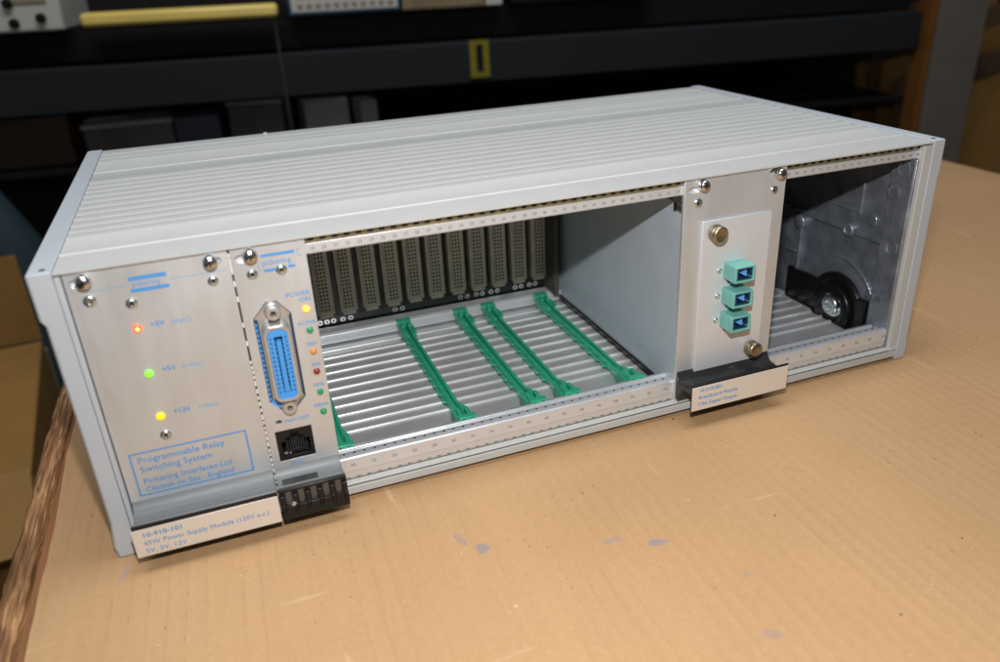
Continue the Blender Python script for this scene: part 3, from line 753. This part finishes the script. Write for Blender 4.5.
def adaptor(zc):
    b = MB(); x0, x1, z0, z1 = 299.5, 311.8, zc - 4.4, zc + 4.4
    rings = []
    for (y, a, c_) in ((-1.5, .0, .0), (-12.0, .0, .0), (-12.0, 1.3, 1.0), (-3.0, 1.5, 1.2)):
        rings.append([(x0 + a, y, z0 + c_), (x1 - a, y, z0 + c_), (x1 - a, y, z1 - c_), (x0 + a, y, z1 - c_)])
    b.loft(rings); b.box(x0 + 3.5, x1 - 3.5, -12.05, -11.0, z0 - .02, z0 + .7)
    o = b.build('optical_adaptor', M['aqua'], bb, bevel=.3)
    d = MB(); d.box(x0 + 1.4, x1 - 1.4, -11.0, -3.1, z0 + 1.15, z0 + 1.7); d.box(x0 + 1.5, x1 - 1.5, -3.3, -3.05, z0 + 1.3, z1 - 1.3)
    d.box(x0 + 1.4, x0 + 2.6, -11.2, -3.1, z0 + 1.3, z1 - 1.3); d.box(x1 - 2.2, x1 - 1.4, -11.2, -3.1, z0 + 3.0, z1 - 1.3)
    d.box(x0 + 1.4, x1 - 1.4, -11.0, -3.1, z1 - 2.0, z1 - 1.2)
    d.build('dark_lining', M['navy'], o)
    k = MB(); cx_ = x0 + 6.6
    k.add([(cx_ - 1.7, -10.6, zc), (cx_ + 1.2, -10.6, zc - 1.7), (cx_ + 1.2, -10.6, zc + 1.7), (cx_ - 1.7, -5, zc), (cx_ + 1.2, -5, zc - 1.7), (cx_ + 1.2, -5, zc + 1.7)],
          [(0, 1, 2), (3, 5, 4), (0, 3, 4, 1), (1, 4, 5, 2), (2, 5, 3, 0)])
    k.build('blue_ferrule', mat('bright_blue_ferrule', (.10, .36, .75), .3), o)
    fl_ = MB(); fl_.box(x0 + 3, x1 - .6, -1.72, -1.52, z0 - 3.2, z0 - .05); fl_.build('shadow_and_hole_sheet', M['black_matt'], o)  # black sheet paints the adaptor's shadow and a dark hole below it
    return o
for z in ad_z: adaptor(z)
for z in (77.8, 63.6, 49.6): button(bb, 296.9, z, 1.35, torx=False, proud=.9, name='adaptor_screw', y=-1.5)
h = MB().prism_x([(q[0], q[1] + .9) for q in HP], 275.2, 334.7).build('handle', M['handle_dark'], bb, bevel=.2, smooth=40)
MB().box(274.9, 336.4, -16.3, -15.85, 6.2, 21.6).build('handle_edge', M['black'], h, bevel=.15)
MB().box(274.9, 336.3, -16.75, -16.35, 6.1, 20.3).build('label_plate', M['label'], h, bevel=.1)
t = MB(); yy = -16.82
t.text('10-210-001', 278.8, 17.0, 2.9, y=yy, bold=.03, sx=1.1); t.text('Breadboard Module', 278.8, 12.8, 2.9, y=yy, bold=.02, sx=1.05)
t.text('7-Bit Digital Output', 278.8, 8.7, 2.9, y=yy, bold=.02, sx=1.05)
t.build('label_lettering', M['blue_ink'], h, fix=False)
# card shield
q = MB(); q.add([(276.4, 4, 9), (276.4, 167, 9), (276.4, 167, 114.5), (276.4, 4, 114.5), (277.4, 4, 9), (277.4, 167, 9), (277.4, 167, 114.5), (277.4, 4, 114.5)],
      [(0, 1, 2, 3), (4, 7, 6, 5), (0, 4, 5, 1), (1, 5, 6, 2), (2, 6, 7, 3), (3, 7, 4, 0)])
q.box(277.4, 333.5, 165.8, 166.8, 9, 114.5); q.box(332.6, 333.6, 4, 165.8, 9, 114.5)
sh = q.build('card_shield', M['side_sheet'], bb, bevel=.2)
MB().box(274.9, 278.6, 19, 167, 6.5, 9.0).build('board_edge', M['black'], bb)
br = MB(); br.box(274.8, 276.3, 2.3, 11.5, 114.7, 119.6); br.box(274.8, 276.3, 2.3, 8.0, 111.5, 114.7); br.build('bracket', M['steel'], bb, bevel=.3)
MB().box(274.4, 276.2, 8.1, 9.6, 111.2, 114.6).build('clip', M['black'], bb)
br = MB(); br.box(275.6, 276.35, 2.5, 9.5, 9.6, 17.8); br.build('lower_tab', M['side_sheet'], bb, bevel=.2)
for (y, z) in ((10, 112.6),): pass

# ================================================================== the rack behind
rk = thing('storage_rack', 'dark blue-black steel shelving running across the background behind the case', 'shelving', (0, 0, -800), rack=True)
MB().box(-1500, 903, 0, 40, 20, 93).build('beam', M['rack'], rk, bevel=3)
MB().box(-1500, 903, 46, 90, 96, 146).build('upper_beam', M['rack_black'], rk, bevel=3)
MB().box(-1500, 1200, 46, 560, 146, 152).build('shelf_board', M['rack_black'], rk)
MB().box(-1500, 903, 20, 560, -86, -80).build('lower_shelf', M['rack_black'], rk)
for s_ in (-1490, 850):
    MB().box(s_, s_ + 40, 520, 560, -800, 500).build('upright', M['rack_black'], rk)
MB().box(-393, -389, -3, 1, -60, 152).build('seam_rod', mat('dark_rod', (.02, .02, .02), .5), rk)
up = MB(); up.box(926, 1034, -20, 40, -800, 600); up.box(918, 926, -18, 30, -800, 600)
up.box(1034, 1038, -20, 60, -800, 600)
up.build('upright', M['post'], rk, bevel=3, label='grey steel upright at the right end of the shelving')
MB().box(903, 917, -24, 20, -800, 600).build('edge_strip', M['orange_w'], rk, bevel=2)
mk = MB(); mk.box(-55, -19, -4, -.5, 30, 95); o = mk.build('hang_tag', M['tag_y'], org=(-37, 0, 30)); o.location = frame((-37, 0, 30), True); o.rotation_euler = (0, 0, RA)
tag(o, 'small yellow tag with a dark slot hanging on the dark shelf beam', 'tag')
s2 = MB(); s2.box(-43, -31, -6, -4.2, 42, 88); s2.build('slot', M['rack_black'], o)

# things on the shelf
ins_ = thing('bench_instrument', 'pale grey instrument with dark knobs at the top left, left of the yellow bar', 'instrument', (-820, 60, 152), rack=True)
MB().box(-960, -722, 0, 180, 152, 260).build('housing', M['white_p'], ins_, bevel=4)
for (x, z) in ((-754, 172), (-795, 166), (-797, 196), (-840, 180)):
    MB().lathe((x, 0, z), 'y-', [(0, 8), (8, 7), (9, 2), (9.2, .1)], 16).build('knob', M['rack_black'], ins_)
MB().box(-790, -740, -3, 0, 196, 230).build('dial', M['cream'], ins_)
yb = MB(); yb.box(-692, -383, -26, 22, 155, 176); o = yb.build('yellow_bar', M['yellow'], org=(-540, 0, 155), bevel=6)
o.location = frame((-540, 0, 155), True); o.rotation_euler = (0, 0, RA); tag(o, 'long yellow enamelled metal bar lying along the shelf edge', 'metal bar')
mt = thing('panel_meter', 'pale meter panel in a blue frame on the shelf, right of the yellow bar', 'meter', (-270, 30, 152), rack=True)
MB().box(-366, -172, 8, 120, 152, 260).build('frame', M['teal_b'], mt, bevel=3)
MB().box(-360, -178, 2, 8, 159, 255).build('face_plate', M['white_p'], mt)
d = MB()
for k in range(11):
    for r in range(3): d.box(-350 + k * 15.5, -341 + k * 15.5, 0, 2, 166 + r * 16, 172 + r * 16)
d.build('printed_scale', mat('dull_tan_marks', (.32, .25, .19), .6), mt)
pf = thing('perforated_box', 'tan perforated box standing on the shelf right of the blue framed meter', 'box', (-95, 30, 152), rack=True)
MB().box(-168, -22, 8, 120, 152, 240).build('housing', M['tan_perf'], pf, bevel=2)
d = MB()
for k in range(17):
    for r in range(5): d.box(-163 + k * 8.2, -159 + k * 8.2, 6.5, 8, 155 + r * 8, 159 + r * 8)
d.build('holes', M['rack_black'], pf)
def simple(name, label, cat, x0, x1, y0, y1, z0, z1, m, group=None, tilt=0.0, lid=None):
    t = thing(name, label, cat, ((x0 + x1) / 2, (y0 + y1) / 2, z0), rack=True, group=group, rz=tilt)
    MB().box(x0, x1, y0, y1, z0, z1).build('body', m, t, bevel=2)
    if lid: MB().box(x0 - 2, x1 + 2, y0 - 2, y1 + 2, z1 + .3, z1 + 9).build('lid', lid, t, bevel=2)
    return t
simple('white_carton', 'small white carton on the shelf, just right of the tan perforated box', 'carton', -18, 14, 10, 80, 152, 200, M['white_p'], lid=M['dim_grey'])
simple('tool_case', 'low black tool case on the shelf above the yellow hang tag', 'tool case', 30, 300, 10, 200, 152, 175, M['rack_black'], lid=M['rack_black'])
# under the beam
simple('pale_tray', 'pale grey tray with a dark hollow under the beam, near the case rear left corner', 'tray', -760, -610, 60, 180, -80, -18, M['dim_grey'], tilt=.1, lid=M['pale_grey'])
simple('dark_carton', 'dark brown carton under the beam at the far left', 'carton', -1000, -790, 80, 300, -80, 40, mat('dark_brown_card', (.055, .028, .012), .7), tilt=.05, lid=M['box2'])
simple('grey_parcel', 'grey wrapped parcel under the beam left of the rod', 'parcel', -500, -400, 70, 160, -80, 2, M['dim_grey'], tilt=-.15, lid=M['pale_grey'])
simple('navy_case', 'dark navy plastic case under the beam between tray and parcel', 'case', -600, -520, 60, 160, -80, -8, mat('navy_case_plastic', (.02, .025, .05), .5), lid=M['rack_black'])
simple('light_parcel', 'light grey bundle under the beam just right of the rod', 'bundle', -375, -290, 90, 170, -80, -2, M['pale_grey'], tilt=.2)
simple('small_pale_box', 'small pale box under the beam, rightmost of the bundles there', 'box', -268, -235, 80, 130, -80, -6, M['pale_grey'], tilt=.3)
# things beyond the left of the bench
bx = thing('cardboard_box', 'large brown cardboard box on the floor beyond the left edge of the bench', 'cardboard box', (-330, 900, -800), rz=.1)
b = MB(); b.box(-640, -225, 520, 900, -800, -250); b.build('body', M['box'], bx, bevel=3)
b = MB(); b.box(-640, -225, 905, 909, -250, -120); b.build('flap', M['box'], bx)
b = MB(); b.add([(-640, 518, -249), (-225, 518, -249), (-225, 440, -300), (-640, 440, -300), (-640, 520, -246), (-225, 520, -246), (-225, 438, -297), (-640, 438, -297)], [(0, 1, 2, 3), (7, 6, 5, 4), (0, 4, 5, 1), (1, 5, 6, 2), (2, 6, 7, 3), (3, 7, 4, 0)])
b.build('flap', M['box'], bx)
bx = thing('small_cardboard_box', 'smaller shut brown cardboard box standing low beside the bench, nearest the camera', 'cardboard box', (-330, 380, -800), rz=-.12)
MB().box(-470, -270, 380, 490, -800, -420).build('body', M['box'], bx, bevel=3)
tp = MB().box(-471, -269, 425, 445, -420.5, -419).build('tape', M['box2'], bx)
tc_ = thing('teal_bag', 'dark teal fabric bag beyond the left rear edge of the case', 'bag', (-330, 1150, -800))
rings = []
for k, (z, sx, sy) in enumerate(((-800, 90, 70), (-600, 110, 80), (-350, 115, 75), (-160, 95, 60), (-60, 55, 35), (-20, 22, 15))):
    rings.append([(-330 + sx * (1 + .08 * math.sin(3 * a + k)) * math.cos(a), 1150 + sy * (1 + .1 * math.cos(4 * a + k)) * math.sin(a), z) for a in [2 * math.pi * i / 18 for i in range(18)]])
MB().loft(rings).build('bag_body', M['teal_dim'], tc_, smooth=80)
MB().box(-285, -262, 1060, 1085, -800, -330).build('strap', M['cream'], tc_, bevel=3)
# flattened cardboard leaning at the right
for k, (s_, z1, a, m) in enumerate(((1045, -130, 0, 'box'), (1050, -85, 0, 'box2'), (1052, -45, 0, 'box'), (1055, -5, 0, 'box2'), (1060, 50, 0, 'box'))):
    lab = ['frontmost', 'second from the front', 'middle', 'second from the back', 'rearmost'][k]
    t = thing('flat_carton', f'flattened brown carton leaning right of the grey upright, {lab} of the five', 'flattened carton', (s_ + 60, 120 + 60 * k, -800), rack=True, group='flattened cartons at the right')
    b = MB(); y0 = 120 + 60 * k
    b.add([(s_, y0, -800), (s_ + 400, y0, -800), (s_ + 400, y0 + 60, z1 + 80), (s_, y0 + 60, z1), (s_, y0 + 9, -800), (s_ + 400, y0 + 9, -800), (s_ + 400, y0 + 69, z1 + 80), (s_, y0 + 69, z1)],
          [(0, 1, 2, 3), (7, 6, 5, 4), (0, 4, 5, 1), (1, 5, 6, 2), (2, 6, 7, 3), (3, 7, 4, 0)])
    b.build('panel', M[m], t)

for o in list(bpy.data.objects):
    if '_org' in o: del o['_org']
